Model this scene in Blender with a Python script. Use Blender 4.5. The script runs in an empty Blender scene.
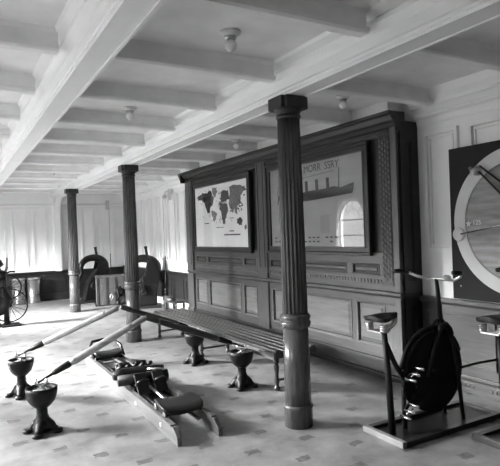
import bpy, bmesh, math, random
from mathutils import Matrix, Vector

random.seed(7)
PI = math.pi
C = bpy.context.scene.collection
SC = bpy.context.scene

# ------------------------------------------------------------ camera, sky, light, exposure
CAM_H = 1.54
t_, r_ = math.radians(29.6), math.radians(2.0)
F_ = Vector((math.sin(t_), math.cos(t_), 0))
R_ = Vector((math.cos(t_), -math.sin(t_), 0))
U_ = Vector((0, 0, 1))
rt = R_ * math.cos(r_) - U_ * math.sin(r_)
up = R_ * math.sin(r_) + U_ * math.cos(r_)
bk = -F_
cd = bpy.data.cameras.new('camera')
cam = bpy.data.objects.new('camera', cd)
C.objects.link(cam)
cam.matrix_world = Matrix(((rt.x, up.x, bk.x, 0), (rt.y, up.y, bk.y, 0), (rt.z, up.z, bk.z, CAM_H), (0, 0, 0, 1)))
cd.sensor_fit = 'HORIZONTAL'
cd.sensor_width = 36
cd.lens = 36 * 528 / 500
cd.clip_start = 0.05
SC.camera = cam

SC.view_settings.view_transform = 'Standard'
SC.view_settings.look = 'None'
SC.view_settings.gamma = 1
SC.view_settings.exposure = 0.75

w = bpy.data.worlds.new('sky')
SC.world = w
w.use_nodes = True
bg = w.node_tree.nodes['Background']
bg.inputs[0].default_value = (1, 1, 1, 1)
bg.inputs[1].default_value = 4.5

# daylight through the arched windows of the outer wall: (centre Y, watts)
WALL_X = -1.7
WIN_W, WIN_Z0, WIN_SPRING = 1.1, 0.95, 1.80      # arch radius .55 -> top 2.35
WINDOWS = [(2.9, 150), (5.6, 650), (8.3, 4200), (11.0, 11000)]
for y, e in WINDOWS:
    ld = bpy.data.lights.new('window_daylight', 'AREA')
    ld.shape = 'RECTANGLE'
    ld.size, ld.size_y = 1.4, 2.4
    ld.energy = e
    lo = bpy.data.objects.new('window_daylight', ld)
    C.objects.link(lo)
    lo.location = (WALL_X - 3.3, y, 3.4)
    lo.rotation_euler = (0, -math.radians(63), 0)

# ------------------------------------------------------------ helpers
class MB:
    """collects shapes into one mesh"""
    def __init__(s):
        s.v, s.f, s.sm = [], [], []

    def add(s, vs, fs, smooth=False, M=None):
        o = len(s.v)
        for p in vs:
            p = Vector(p)
            s.v.append(tuple(M @ p) if M else tuple(p))
        for f in fs:
            s.f.append(tuple(o + i for i in f))
            s.sm.append(smooth)
        return s

    def box(s, a, b, M=None):
        x0, y0, z0 = a
        x1, y1, z1 = b
        if x0 > x1: x0, x1 = x1, x0
        if y0 > y1: y0, y1 = y1, y0
        if z0 > z1: z0, z1 = z1, z0
        vs = [(x0, y0, z0), (x1, y0, z0), (x1, y1, z0), (x0, y1, z0), (x0, y0, z1), (x1, y0, z1), (x1, y1, z1), (x0, y1, z1)]
        return s.add(vs, [(0, 3, 2, 1), (4, 5, 6, 7), (0, 1, 5, 4), (1, 2, 6, 5), (2, 3, 7, 6), (3, 0, 4, 7)], False, M)

    def lathe(s, prof, c=(0, 0, 0), n=20, smooth=True, M=None, flutes=0, depth=0):
        """prof: list of (r, z)"""
        vs, fs = [], []
        m = len(prof)
        for (r, z) in prof:
            for i in range(n):
                a = 2 * PI * i / n
                rr = r
                if flutes and r > 0:
                    rr = r - depth * abs(math.cos(a * flutes / 2)) ** 0.7
                vs.append((c[0] + rr * math.cos(a), c[1] + rr * math.sin(a), c[2] + z))
        for j in range(m - 1):
            for i in range(n):
                k = (i + 1) % n
                fs.append((j * n + i, j * n + k, (j + 1) * n + k, (j + 1) * n + i))
        fs.append(tuple(reversed(range(n))))
        fs.append(tuple((m - 1) * n + i for i in range(n)))
        return s.add(vs, fs, smooth, M)

    def tube(s, pts, r, n=10, closed=False, smooth=True):
        """r a number or one per point"""
        pts = [Vector(p) for p in pts]
        m = len(pts)
        rs = r if isinstance(r, (list, tuple)) else [r] * m
        vs, fs = [], []
        prev = None
        for j, p in enumerate(pts):
            if closed:
                d = pts[(j + 1) % m] - pts[j - 1]
            else:
                d = pts[min(j + 1, m - 1)] - pts[max(j - 1, 0)]
            d.normalize()
            if prev is None:
                a = Vector((0, 0, 1)) if abs(d.z) < .9 else Vector((1, 0, 0))
                u = d.cross(a).normalized()
            else:
                u = (prev - d * prev.dot(d)).normalized()
            prev = u
            v = d.cross(u)
            for i in range(n):
                a = 2 * PI * i / n
                vs.append(p + (u * math.cos(a) + v * math.sin(a)) * rs[j])
        for j in range(m if closed else m - 1):
            for i in range(n):
                k = (i + 1) % n
                q = (j + 1) % m
                fs.append((j * n + i, j * n + k, q * n + k, q * n + i))
        if not closed:
            fs.append(tuple(reversed(range(n))))
            fs.append(tuple((m - 1) * n + i for i in range(n)))
        return s.add(vs, fs, smooth)

    def bar(s, p, q, wx, wz):
        """rectangular bar from p to q"""
        p, q = Vector(p), Vector(q)
        d = (q - p).normalized()
        a = Vector((0, 0, 1)) if abs(d.z) < .95 else Vector((1, 0, 0))
        u = d.cross(a).normalized() * wx / 2
        v = u.cross(d).normalized() * wz / 2
        vs = [p - u - v, p + u - v, p + u + v, p - u + v, q - u - v, q + u - v, q + u + v, q - u + v]
        return s.add(vs, [(0, 3, 2, 1), (4, 5, 6, 7), (0, 1, 5, 4), (1, 2, 6, 5), (2, 3, 7, 6), (3, 0, 4, 7)])

    def prism(s, poly, axis, a, b, M=None):
        """poly 2D outline extruded along axis ('x': poly=(y,z); 'y': (x,z); 'z': (x,y))"""
        n = len(poly)
        def P(p, h):
            return {'x': (h, p[0], p[1]), 'y': (p[0], h, p[1]), 'z': (p[0], p[1], h)}[axis]
        vs = [P(p, a) for p in poly] + [P(p, b) for p in poly]
        fs = [tuple(reversed(range(n))), tuple(range(n, 2 * n))]
        for i in range(n):
            k = (i + 1) % n
            fs.append((i, k, n + k, n + i))
        return s.add(vs, fs, False, M)

    def build(s, name, mat, parent=None, bevel=0, seg=2, label=None):
        me = bpy.data.meshes.new(name)
        me.from_pydata([tuple(v) for v in s.v], [], s.f)
        for i, p in enumerate(me.polygons):
            p.use_smooth = s.sm[i]
        bm = bmesh.new()
        bm.from_mesh(me)
        bmesh.ops.recalc_face_normals(bm, faces=bm.faces)
        bm.to_mesh(me)
        bm.free()
        me.materials.append(mat)
        o = bpy.data.objects.new(name, me)
        C.objects.link(o)
        if parent:
            o.parent = parent
        if bevel:
            b = o.modifiers.new('bevel', 'BEVEL')
            b.width = bevel
            b.segments = seg
            b.limit_method = 'ANGLE'
            b.angle_limit = 0.7
        if label:
            o['label'] = label
        return o


def tag(o, label, cat, group=None, kind=None):
    o['label'] = label
    o['category'] = cat
    if group: o['group'] = group
    if kind: o['kind'] = kind
    return o


def thing(name, label, cat, loc=(0, 0, 0), rz=0, group=None, kind=None):
    o = bpy.data.objects.new(name, None)
    o.empty_display_size = .1
    C.objects.link(o)
    o.location = loc
    o.rotation_euler = (0, 0, rz)
    return tag(o, label, cat, group, kind)


def structure(mb, name, mat, bevel=0):
    o = mb.build(name, mat, None, bevel)
    o['kind'] = 'structure'
    return o


def copy_thing(o, loc, label, rz=None, group=None):
    kids = [c for c in C.objects if c.parent == o]
    r = o.copy()
    C.objects.link(r)
    r.location = loc
    if rz is not None: r.rotation_euler = (0, 0, rz)
    r['label'] = label
    if group: r['group'] = group
    for ch in kids:
        c = ch.copy()
        C.objects.link(c)
        c.parent = r
        for g in [x for x in C.objects if x.parent == ch]:
            d = g.copy()
            C.objects.link(d)
            d.parent = c
    return r


def mat(name, v, rough=.5, metal=0, var=0, scale=8, stretch=(1, 1, 1), bump=0, spec=.5, detail=4, coat=0):
    m = bpy.data.materials.new(name)
    m.use_nodes = True
    nt = m.node_tree
    b = nt.nodes['Principled BSDF']
    b.inputs['Base Color'].default_value = (v, v, v, 1)
    b.inputs['Roughness'].default_value = rough
    b.inputs['Metallic'].default_value = metal
    b.inputs['Specular IOR Level'].default_value = spec
    b.inputs['Coat Weight'].default_value = coat
    b.inputs['Coat Roughness'].default_value = .12
    tc = nt.nodes.new('ShaderNodeTexCoord')
    mp = nt.nodes.new('ShaderNodeMapping')
    mp.inputs['Scale'].default_value = stretch
    nz = nt.nodes.new('ShaderNodeTexNoise')
    nz.inputs['Scale'].default_value = scale
    nz.inputs['Detail'].default_value = detail
    nt.links.new(tc.outputs['Object'], mp.inputs[0])
    nt.links.new(mp.outputs[0], nz.inputs['Vector'])
    if var:
        cr = nt.nodes.new('ShaderNodeValToRGB')
        a, c = v * (1 - var), min(v * (1 + var), 1)
        cr.color_ramp.elements[0].position = .3
        cr.color_ramp.elements[1].position = .7
        cr.color_ramp.elements[0].color = (a, a, a, 1)
        cr.color_ramp.elements[1].color = (c, c, c, 1)
        nt.links.new(nz.outputs[0], cr.inputs[0])
        nt.links.new(cr.outputs[0], b.inputs['Base Color'])
    if bump:
        bp = nt.nodes.new('ShaderNodeBump')
        bp.inputs['Strength'].default_value = bump
        bp.inputs['Distance'].default_value = .01
        nt.links.new(nz.outputs[0], bp.inputs['Height'])
        nt.links.new(bp.outputs[0], b.inputs['Normal'])
    return m


M = {}
M['white'] = mat('white_paint', .88, .45, var=.03, scale=3)
M['ceil'] = mat('ceiling_paint', .86, .5, var=.07, scale=5)
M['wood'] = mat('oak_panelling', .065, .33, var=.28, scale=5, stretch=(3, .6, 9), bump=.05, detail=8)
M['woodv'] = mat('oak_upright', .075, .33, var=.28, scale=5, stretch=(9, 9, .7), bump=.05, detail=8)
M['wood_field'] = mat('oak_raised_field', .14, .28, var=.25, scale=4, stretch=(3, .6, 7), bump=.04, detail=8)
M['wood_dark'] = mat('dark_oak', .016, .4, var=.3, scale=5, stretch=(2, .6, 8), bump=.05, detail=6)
M['column'] = mat('column_oak', .08, .26, var=.35, scale=6, stretch=(5, 5, .8), bump=.05, detail=8)
M['capital'] = mat('capital_dark_oak', .02, .4, var=.3, scale=8)
M['iron'] = mat('black_enamelled_iron', .008, .42, var=.3, scale=20, spec=.3)
M['iron2'] = mat('dark_cast_iron', .008, .5, var=.4, scale=25, bump=.15, spec=.25)
M['steel'] = mat('polished_steel', .65, .28, metal=1)
M['nickel'] = mat('nickel', .8, .2, metal=1)
M['leather'] = mat('black_leather', .010, .34, var=.3, scale=30, bump=.15, spec=.35)
M['oar'] = mat('pale_varnished_ash', .40, .35, var=.15, scale=10, stretch=(2, 2, 2))
M['oar_dark'] = mat('dark_varnished_oar', .05, .3, var=.2, scale=10)
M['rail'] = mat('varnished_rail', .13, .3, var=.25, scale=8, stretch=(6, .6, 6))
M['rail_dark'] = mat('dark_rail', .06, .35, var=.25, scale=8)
M['slat'] = mat('bench_slat_wood', .045, .3, var=.3, scale=8, stretch=(8, .5, 8))
M['paper'] = mat('map_paper', .90, .6, var=.03, scale=6)
M['ink'] = mat('map_ink', .02, .8, var=.6, scale=25)
M['ink2'] = mat('map_grey_ink', .12, .6, var=.5, scale=30)
M['shippaper'] = mat('drawing_paper', .34, .6, var=.08, scale=4)
M['shipink'] = mat('drawing_ink', .015, .8, var=.3, scale=30)
M['black'] = mat('matt_black_board', .012, .8, var=.2, scale=4)
M['ring'] = mat('pale_enamel_ring', .62, .45, var=.06, scale=6)
M['brush'] = mat('brushed_dial_metal', .20, .45, metal=.4, var=.35, scale=3, stretch=(1, 1, 8), bump=.05)
M['galv'] = mat('galvanised_sheet', .30, .25, metal=.85, var=.12, scale=4)
M['crate'] = mat('stained_crate_wood', .09, .5, var=.3, scale=6, stretch=(2, 2, 8))
M['lightwood'] = mat('light_edge_board', .22, .45, var=.15, scale=8)
M['rope'] = mat('pale_cord', .35, .8)
M['brassy'] = mat('lamp_collar_metal', .45, .3, metal=.8)

# glass
def glass(name, tr, rough=.02, ior=1.5):
    m = bpy.data.materials.new(name)
    m.use_nodes = True
    nt = m.node_tree
    nt.nodes.clear()
    out = nt.nodes.new('ShaderNodeOutputMaterial')
    mx = nt.nodes.new('ShaderNodeMixShader')
    # angle-dependent reflection that is the same from both sides of the pane
    r0 = ((ior - 1) / (ior + 1)) ** 2
    lw = nt.nodes.new('ShaderNodeLayerWeight')
    pw = nt.nodes.new('ShaderNodeMath')
    pw.operation = 'POWER'
    pw.inputs[1].default_value = 5
    nt.links.new(lw.outputs['Facing'], pw.inputs[0])
    fr = nt.nodes.new('ShaderNodeMath')
    fr.operation = 'MULTIPLY_ADD'
    nt.links.new(pw.outputs[0], fr.inputs[0])
    fr.inputs[1].default_value = 1 - r0
    fr.inputs[2].default_value = r0
    tp = nt.nodes.new('ShaderNodeBsdfTransparent')
    tp.inputs[0].default_value = (tr, tr, tr, 1)
    gl = nt.nodes.new('ShaderNodeBsdfGlossy')
    gl.inputs['Roughness'].default_value = rough
    nt.links.new(fr.outputs[0], mx.inputs[0])
    nt.links.new(tp.outputs[0], mx.inputs[1])
    nt.links.new(gl.outputs[0], mx.inputs[2])
    nt.links.new(mx.outputs[0], out.inputs[0])
    return m
M['pane'] = glass('window_glass', .95)
M['picglass'] = glass('picture_glass', .98, .015, 1.45)
M['mapglass'] = glass('map_glass', .98, .03, 1.3)
M['bulb'] = mat('opal_bulb_glass', .75, .12, spec=.8)

# floor: pale linoleum tiles with small dark marks in staggered rows
def floor_mat():
    m = bpy.data.materials.new('linoleum_tile')
    m.use_nodes = True
    nt = m.node_tree
    N, L = nt.nodes, nt.links
    b = N['Principled BSDF']
    b.inputs['Roughness'].default_value = .42
    tc = N.new('ShaderNodeTexCoord')
    wob = N.new('ShaderNodeTexNoise')
    wob.inputs['Scale'].default_value = 14
    L.new(tc.outputs['Object'], wob.inputs['Vector'])
    mixv = N.new('ShaderNodeVectorMath')
    mixv.operation = 'MULTIPLY_ADD'
    L.new(wob.outputs['Color'], mixv.inputs[0])
    mixv.inputs[1].default_value = (.07, .07, 0)
    L.new(tc.outputs['Object'], mixv.inputs[2])
    sx = N.new('ShaderNodeSeparateXYZ')
    L.new(mixv.outputs[0], sx.inputs[0])

    def math_(op, a, bb=None, cc=None):
        n = N.new('ShaderNodeMath')
        n.operation = op
        for i, q in enumerate((a, bb, cc)):
            if q is None: continue
            if isinstance(q, (int, float)): n.inputs[i].default_value = q
            else: L.new(q, n.inputs[i])
        return n.outputs[0]
    S = .46
    gy = math_('DIVIDE', sx.outputs[1], S * .62)
    row = math_('FLOOR', gy)
    odd = math_('MODULO', row, 2)
    gx = math_('ADD', math_('DIVIDE', sx.outputs[0], S), math_('MULTIPLY', odd, .5))
    fx = math_('ABSOLUTE', math_('SUBTRACT', math_('FRACT', gx), .5))
    fy = math_('ABSOLUTE', math_('SUBTRACT', math_('FRACT', gy), .5))
    inx = math_('LESS_THAN', fx, .11)
    iny = math_('LESS_THAN', fy, .13)
    mark = math_('MULTIPLY', inx, iny)
    n2 = N.new('ShaderNodeTexNoise')
    n2.inputs['Scale'].default_value = 28
    n2.inputs['Detail'].default_value = 3
    L.new(tc.outputs['Object'], n2.inputs['Vector'])
    br = math_('MULTIPLY', mark, math_('SMOOTH_MIN', math_('MULTIPLY', n2.outputs[0], 1.5), 1.0, .1))
    n3 = N.new('ShaderNodeTexNoise')
    n3.inputs['Scale'].default_value = 3.2
    n3.inputs['Detail'].default_value = 8
    n3.inputs['Roughness'].default_value = .7
    L.new(tc.outputs['Object'], n3.inputs['Vector'])
    cr = N.new('ShaderNodeValToRGB')
    cr.color_ramp.elements[0].position = .32
    cr.color_ramp.elements[1].position = .68
    cr.color_ramp.elements[0].color = (.12, .12, .12, 1)
    cr.color_ramp.elements[1].color = (.285, .285, .285, 1)
    L.new(n3.outputs[0], cr.inputs[0])
    mx = N.new('ShaderNodeMixRGB')
    L.new(br, mx.inputs[0])
    L.new(cr.outputs[0], mx.inputs[1])
    mx.inputs[2].default_value = (.075, .075, .075, 1)
    L.new(mx.outputs[0], b.inputs['Base Color'])
    rr = math_('ADD', math_('MULTIPLY', n3.outputs[0], .25), .3)
    L.new(rr, b.inputs['Roughness'])
    return m
M['floor'] = floor_mat()

# ------------------------------------------------------------ setting
WR, YB, YF, ZC = 4.15, 14.3, -1.6, 2.85
structure(MB().box((WALL_X - .2, YF - .2, -.12), (WR + .3, YB + .2, 0)), 'floor', M['floor'])
structure(MB().box((WALL_X - .2, YF - .2, ZC), (WR + .3, YB + .2, ZC + .12)), 'ceiling', M['ceil'])
structure(MB().box((WR, YF - .2, 0), (WR + .2, YB, ZC)), 'wall_right', M['white'])
structure(MB().box((WALL_X - .2, YB, 0), (WR + .2, YB + .2, ZC)), 'wall_back', M['white'])
structure(MB().box((WALL_X - .2, YF - .2, 0), (WR, YF, ZC)), 'wall_front', M['wood'])

# outer wall with arched openings
mb = MB()
ARC = 16
edges = [YF] + [v for y, e in WINDOWS for v in (y - WIN_W / 2, y + WIN_W / 2)] + [YB]
for i in range(0, len(edges), 2):
    if edges[i + 1] - edges[i] > .01:
        mb.box((WALL_X - .18, edges[i], 0), (WALL_X, edges[i + 1], ZC))
for y, e in WINDOWS:
    mb.box((WALL_X - .18, y - WIN_W / 2, 0), (WALL_X, y + WIN_W / 2, WIN_Z0))
    for k in range(ARC):
        a0, a1 = PI * k / ARC, PI * (k + 1) / ARC
        p0 = (y - WIN_W / 2 * math.cos(a0), WIN_SPRING + WIN_W / 2 * math.sin(a0))
        p1 = (y - WIN_W / 2 * math.cos(a1), WIN_SPRING + WIN_W / 2 * math.sin(a1))
        mb.prism([p0, p1, (p1[0], ZC), (p0[0], ZC)], 'x', WALL_X - .18, WALL_X)
structure(mb, 'wall_left', M['white'])

for wi, (y, e) in enumerate(WINDOWS):
    X = WALL_X - .09
    def arch(r, n=20):
        return [(X, y - r, WIN_Z0 + (WIN_W / 2 - r))] + [(X, y - r * math.cos(PI * k / n), WIN_SPRING + r * math.sin(PI * k / n)) for k in range(n + 1)] + [(X, y + r, WIN_Z0 + (WIN_W / 2 - r))]
    f = MB()
    f.tube(arch(WIN_W / 2 - .025), .028, 6, True, smooth=False)
    f.box((X - .02, y - .53, 1.36), (X + .02, y + .53, 1.40))
    f.box((X - .02, y - .53, WIN_SPRING - .02), (X + .02, y + .53, WIN_SPRING + .02))
    f.tube([(X, y - .28 * math.cos(PI * k / 12), WIN_SPRING + .28 * math.sin(PI * k / 12)) for k in range(13)], .014, 6)
    for a in (45, 90, 135):
        a = math.radians(a)
        f.bar((X, y - .28 * math.cos(a), WIN_SPRING + .28 * math.sin(a)), (X, y - .52 * math.cos(a), WIN_SPRING + .52 * math.sin(a)), .02, .02)
    fo = structure(f, 'window_%d' % (wi + 1), M['white'])
    p = MB()
    p.prism([(a[1], a[2]) for a in arch(WIN_W / 2 - .03)], 'x', X - .003, X + .003)
    p.build('pane', M['pane'], fo)
    # architrave on the room side
    tr = MB()
    tr.tube([(WALL_X + .015, q[1], q[2]) for q in arch(WIN_W / 2 + .04)], .035, 6, False, smooth=False)
    tr.box((WALL_X, y - .64, WIN_Z0 - .09), (WALL_X + .08, y + .64, WIN_Z0 - .02))
    tr.build('architrave', M['white'], fo)

trim_n = [0]
def trim(mb, m, bevel=0):
    trim_n[0] += 1
    return structure(mb, 'trim_%d' % trim_n[0], M[m], bevel)

# longitudinal girders
def girder(x0, x1):
    g = MB()
    prof = [(x0, 2.60), (x1, 2.60), (x1, 2.645), (x1 - .012, 2.65), (x1 - .012, ZC), (x0 - .11, ZC), (x0 - .10, 2.825), (x0 - .045, 2.80),
            (x0 - .045, 2.785), (x0 - .065, 2.78), (x0 - .065, 2.76), (x0 - .03, 2.735), (x0 - .012, 2.725), (x0 - .012, 2.675), (x0 - .032, 2.668), (x0 - .032, 2.645), (x0 - .010, 2.64), (x0 - .010, 2.622), (x0, 2.62)]
    g.prism(prof, 'y', YF, YB)
    # small bead under the inner edge
    g.box((x1 - .012, YF, 2.592), (x1 + .006, YB, 2.606))
    return trim(g, 'white')
GIRD = [(-.98, -.83), (.71, .86), (2.30, 2.46)]
for a, b in GIRD: girder(a, b)

# cross beams, one per bay and frame
bays = [(WALL_X, -1.07), (-.84, .62), (.85, 2.20), (2.45, WR)]
for k in range(-3, 12):
    y = 2.40 + 1.035 * k
    for bi, (a, b) in enumerate(bays):
        g = MB()
        if bi == 3: y += .09
        if bi == 3 and 3.79 < y < 9.25:
            b = 3.95
        g.prism([(y - .034, ZC), (y - .024, 2.82), (y - .024, 2.745), (y - .052, 2.735), (y - .052, 2.712), (y - .036, 2.70), (y + .036, 2.70), (y + .052, 2.712), (y + .052, 2.735), (y + .024, 2.745), (y + .024, 2.82), (y + .034, ZC)], 'x', a, b)
        trim(g, 'ceil')

# knee bracket where the column line meets the back wall
g = MB()
pts = [(YB, 2.60), (YB - .75, 2.60)]
for k in range(9):
    a = PI / 2 * k / 8
    pts.append((YB - .28 - .47 * (1 - math.sin(a)), 2.60 - .5 * (1 - math.cos(a)) - .0))
pts += [(YB - .28, .75), (YB, .75)]
g.prism(pts, 'x', 2.31, 2.45)
trim(g, 'white')
g = MB()
pl = [(2.30, YB - .75, 2.592)]
for k in range(9):
    a = PI / 2 * k / 8
    pl.append((2.30, YB - .29 - .46 * (1 - math.sin(a)), 2.592 - .5 * (1 - math.cos(a))))
pl.append((2.30, YB - .29, .76))
g.tube(pl, .016, 6)
trim(g, 'ceil')

# crowns and friezes
def crown_x(x, y0, y1, d=-1):
    g = MB()
    g.prism([(x, ZC), (x, 2.55), (x + d * .012, 2.55), (x + d * .02, 2.57), (x + d * .02, 2.61), (x + d * .06, 2.625), (x + d * .06, 2.65), (x + d * .05, 2.66), (x + d * .10, 2.70), (x + d * .12, 2.705), (x + d * .12, 2.735), (x + d * .16, 2.78), (x + d * .18, ZC)], 'y', y0, y1)
    return trim(g, 'white')
crown_x(WR, YF, 3.79)
crown_x(WR, 9.12, YB)
crown_x(WALL_X, YF, YB, 1)
g = MB()
g.prism([(YB, 2.38), (YB - .02, 2.38), (YB - .06, 2.41), (YB - .06, 2.44), (YB - .02, 2.46), (YB - .02, 2.78), (YB - .06, 2.8), (YB - .06, ZC), (YB, ZC)], 'x', WALL_X, WR)
trim(g, 'white')
# white frieze over the dark screen
trim(MB().box((3.93, 3.98, 2.655), (WR, 9.12, ZC)), 'white')

# white wall panels (mouldings)
def moulding_x(mb, x, y0, y1, z0, z1, d=-1, wdt=.035, dep=.034):
    """rectangular double moulding on a wall at X"""
    for ins, ww, dp in ((0, wdt, dep), (.055, .012, dep * .6)):
        a0, a1, b0, b1 = y0 + ins, y1 - ins, z0 + ins, z1 - ins
        mb.box((x, a0, b0), (x + d * dp, a1, b0 + ww))
        mb.box((x, a0, b1 - ww), (x + d * dp, a1, b1))
        mb.box((x, a0, b0 + ww), (x + d * dp, a0 + ww, b1 - ww))
        mb.box((x, a1 - ww, b0 + ww), (x + d * dp, a1, b1 - ww))
def moulding_y(mb, y, x0, x1, z0, z1, d=-1, wdt=.035, dep=.034):
    for ins, ww, dp in ((0, wdt, dep), (.055, .012, dep * .6)):
        a0, a1, b0, b1 = x0 + ins, x1 - ins, z0 + ins, z1 - ins
        mb.box((a0, y, b0), (a1, y + d * dp, b0 + ww))
        mb.box((a0, y, b1 - ww), (a1, y + d * dp, b1))
        mb.box((a0, y, b0 + ww), (a0 + ww, y + d * dp, b1 - ww))
        mb.box((a1 - ww, y, b0 + ww), (a1, y + d * dp, b1 - ww))
g = MB()
for k in range(10):
    y1 = 3.70 - k * .52
    moulding_x(g, WR, y1 - .40, y1, 1.30, 2.47)
for k in range(9):
    y0 = 9.35 + k * .55
    moulding_x(g, WR, y0, y0 + .43, 1.0, 2.45)
trim(g, 'white')
g = MB()
x = 2.26 - .44
while x > WALL_X + .1:
    moulding_y(g, YB, x, x + .38, .88, 2.33)
    x -= .50
x = 2.50
while x < WR - .3:
    moulding_y(g, YB, x, x + .38, .88, 2.33)
    x += .50
trim(g, 'white')

# dark dadoes
def dado_x(x, y0, y1, top, d=-1):
    g = MB()
    t = .03
    g.box((x, y0, .16), (x + d * t, y1, top - .06))
    g.prism([(x, top - .06), (x + d * (t + .02), top - .06), (x + d * (t + .035), top - .035), (x + d * (t + .035), top), (x, top)], 'y', y0, y1)
    n = max(1, round((y1 - y0) / .85))
    L = (y1 - y0) / n
    for k in range(n):
        a, b = y0 + k * L + .07, y0 + (k + 1) * L - .07
        for (c0, c1) in ((.24, top - .14),):
            X = x + d * t
            g.box((X, a, c0), (X + d * .014, b, c0 + .02)); g.box((X, a, c1 - .02), (X + d * .014, b, c1))
            g.box((X, a, c0 + .02), (X + d * .014, a + .02, c1 - .02)); g.box((X, b - .02, c0 + .02), (X + d * .014, b, c1 - .02))
    return g
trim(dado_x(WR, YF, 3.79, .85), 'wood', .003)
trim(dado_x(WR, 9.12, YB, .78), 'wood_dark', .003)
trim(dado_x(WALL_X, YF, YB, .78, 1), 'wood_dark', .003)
g = MB()
g.box((WALL_X + .03, YB, .16), (WR - .05, YB - .03, .69))
g.prism([(YB, .69), (YB - .05, .69), (YB - .065, .72), (YB - .065, .75), (YB, .75)], 'x', WALL_X + .03, WR - .05)
n = 8
for k in range(n):
    a = WALL_X + .1 + k * .71
    moulding_y(g, YB - .03, a, a + .6, .24, .62, wdt=.02, dep=.014)
trim(g, 'wood_dark', .003)

def skirting(name, mb, m='wood_dark'):
    o = mb.build(name, M[m], None, .004)
    o['kind'] = 'structure'
g = MB()
g.prism([(WR, 0), (WR - .05, 0), (WR - .05, .12), (WR - .065, .13), (WR - .065, .16), (WR, .16)], 'y', YF, 3.79)
for k in range(9):
    y = 3.6 - k * .55
    g.box((WR - .05, y - .42, .035), (WR - .056, y, .045)); g.box((WR - .05, y - .42, .09), (WR - .056, y, .10))
    for j in range(9):
        g.box((WR - .05, y - .03 - j * .045, .052), (WR - .057, y - .05 - j * .045, .083))
skirting('baseboard_right', g, 'wood')
skirting('baseboard_back', MB().box((WALL_X + .03, YB - .05, 0), (WR - .06, YB, .16)))
skirting('baseboard_left', MB().box((WALL_X, YF, 0), (WALL_X + .05, YB - .05, .16)))

# ------------------------------------------------------------ panelled oak screen
scr = thing('panelled_screen', 'tall oak panelled screen wall with cornice holding the framed map and ship drawing', 'wall panelling', (3.86, 6.45, 0))
OX, OY = 3.86, 6.45
Y0, Y1 = 3.80, 9.12
class SMB(MB):
    def build(s, name, mat_, parent=None, bevel=0, seg=2, label=None):
        s.v = [(a - OX, b - OY, c) for a, b, c in s.v]
        return MB.build(s, name, mat_, parent, bevel, seg, label)
XF = 3.86      # face of stiles and rails
XR = 3.885     # recessed ground
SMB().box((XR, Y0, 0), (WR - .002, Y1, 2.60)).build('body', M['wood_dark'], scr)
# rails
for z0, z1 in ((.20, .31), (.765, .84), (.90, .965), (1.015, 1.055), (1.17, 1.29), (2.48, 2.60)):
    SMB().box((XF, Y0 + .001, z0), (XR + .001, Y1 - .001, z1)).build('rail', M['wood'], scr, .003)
# stiles
ST_LO = [(3.80, 4.04), (4.48, 4.56), (5.80, 5.88), (6.22, 6.64), (7.04, 7.13), (8.26, 8.35), (8.80, 9.12)]
for a, b in ST_LO:
    SMB().box((XF + .001, a, .31), (XR, b, .765)).build('stile', M['woodv'], scr, .003)
ST_UP = [(3.80, 4.10), (4.53, 4.62), (5.78, 5.86), (6.24, 6.66), (7.00, 7.10), (8.28, 8.38), (8.76, 9.12)]
for a, b in ST_UP:
    SMB().box((XF + .001, a, 1.055), (XR, b, 1.17)).build('stile', M['woodv'], scr, .003)
# posts full height
for a, b in ((6.30, 6.55),):
    p = SMB()
    p.box((XF - .022, a, .20), (XF, b, .84)).box((XF - .022, a, .90), (XF, b, 2.60))
    p.box((XF - .034, a - .012, .20), (XF, b + .012, .28)).box((XF - .034, a - .012, .905), (XF, b + .012, .98))
    p.box((XF - .032, a + .05, 1.05), (XF, a + .062, 2.52)).box((XF - .032, b - .062, 1.05), (XF, b - .05, 2.52))
    p.build('post', M['woodv'], scr, .003)
p = SMB()
p.box((XF - .04, 8.86, .20), (XF, 9.12, .84)).box((XF - .04, 8.86, .90), (XF, 9.12, 2.60))
p.box((XF - .06, 8.84, 0), (XF, 9.13, .22)).box((XF - .05, 8.92, 1.0), (XF, 9.06, 2.5))
p.build('post', M['woodv'], scr, .003)
p = SMB()
p.box((XF - .03, 3.79, .20), (XF, 3.87, .84)).box((XF - .03, 3.79, .90), (XF, 3.87, 2.60))
p.build('post', M['woodv'], scr, .003)
# carved pilaster with overlapping scales
p = SMB()
p.box((XF - .006, 3.90, .98), (XF, 4.05, 2.52))
p.box((XF - .02, 3.89, .955), (XF, 4.06, .985)).box((XF - .02, 3.89, 2.49), (XF, 4.06, 2.53))
p.build('pilaster', M['wood_dark'], scr, .002)
p = SMB()
for c in range(4):
    for r in range(26):
        y = 3.918 + c * .038
        z = 1.0 + r * .058 + (.029 if c % 2 else 0)
        if z > 2.44: continue
        pts = []
        for k in range(7):
            a = PI * k / 6
            pts.append((y + .015 * math.cos(a) * (1 if k % 6 else 1), z + .020 - .020 * math.sin(a)))
        pts += [(y - .004, z + .052), (y + .004, z + .052)]
        lo = len(p.v)
        n = len(pts)
        vs = [(XF - .010, q[0], q[1]) for q in pts] + [(XF - .018, y + (q[0] - y) * .4, z + .022 + (q[1] - z - .022) * .5) for q in pts]
        fs = [tuple(range(n, 2 * n))] + [(i, (i + 1) % n, n + (i + 1) % n, n + i) for i in range(n)]
        p.add(vs, fs)
p.build('scale_carving', M['wood_field'], scr)
# ledge (dado cap)
p = SMB()
p.prism([(XR, .84), (XF - .012, .84), (XF - .03, .855), (XF - .045, .865), (XF - .045, .89), (XF - .02, .90), (XR, .90)], 'y', Y0 - .02, Y1 + .02)
p.build('dado_rail', M['wood'], scr, .003)
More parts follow.
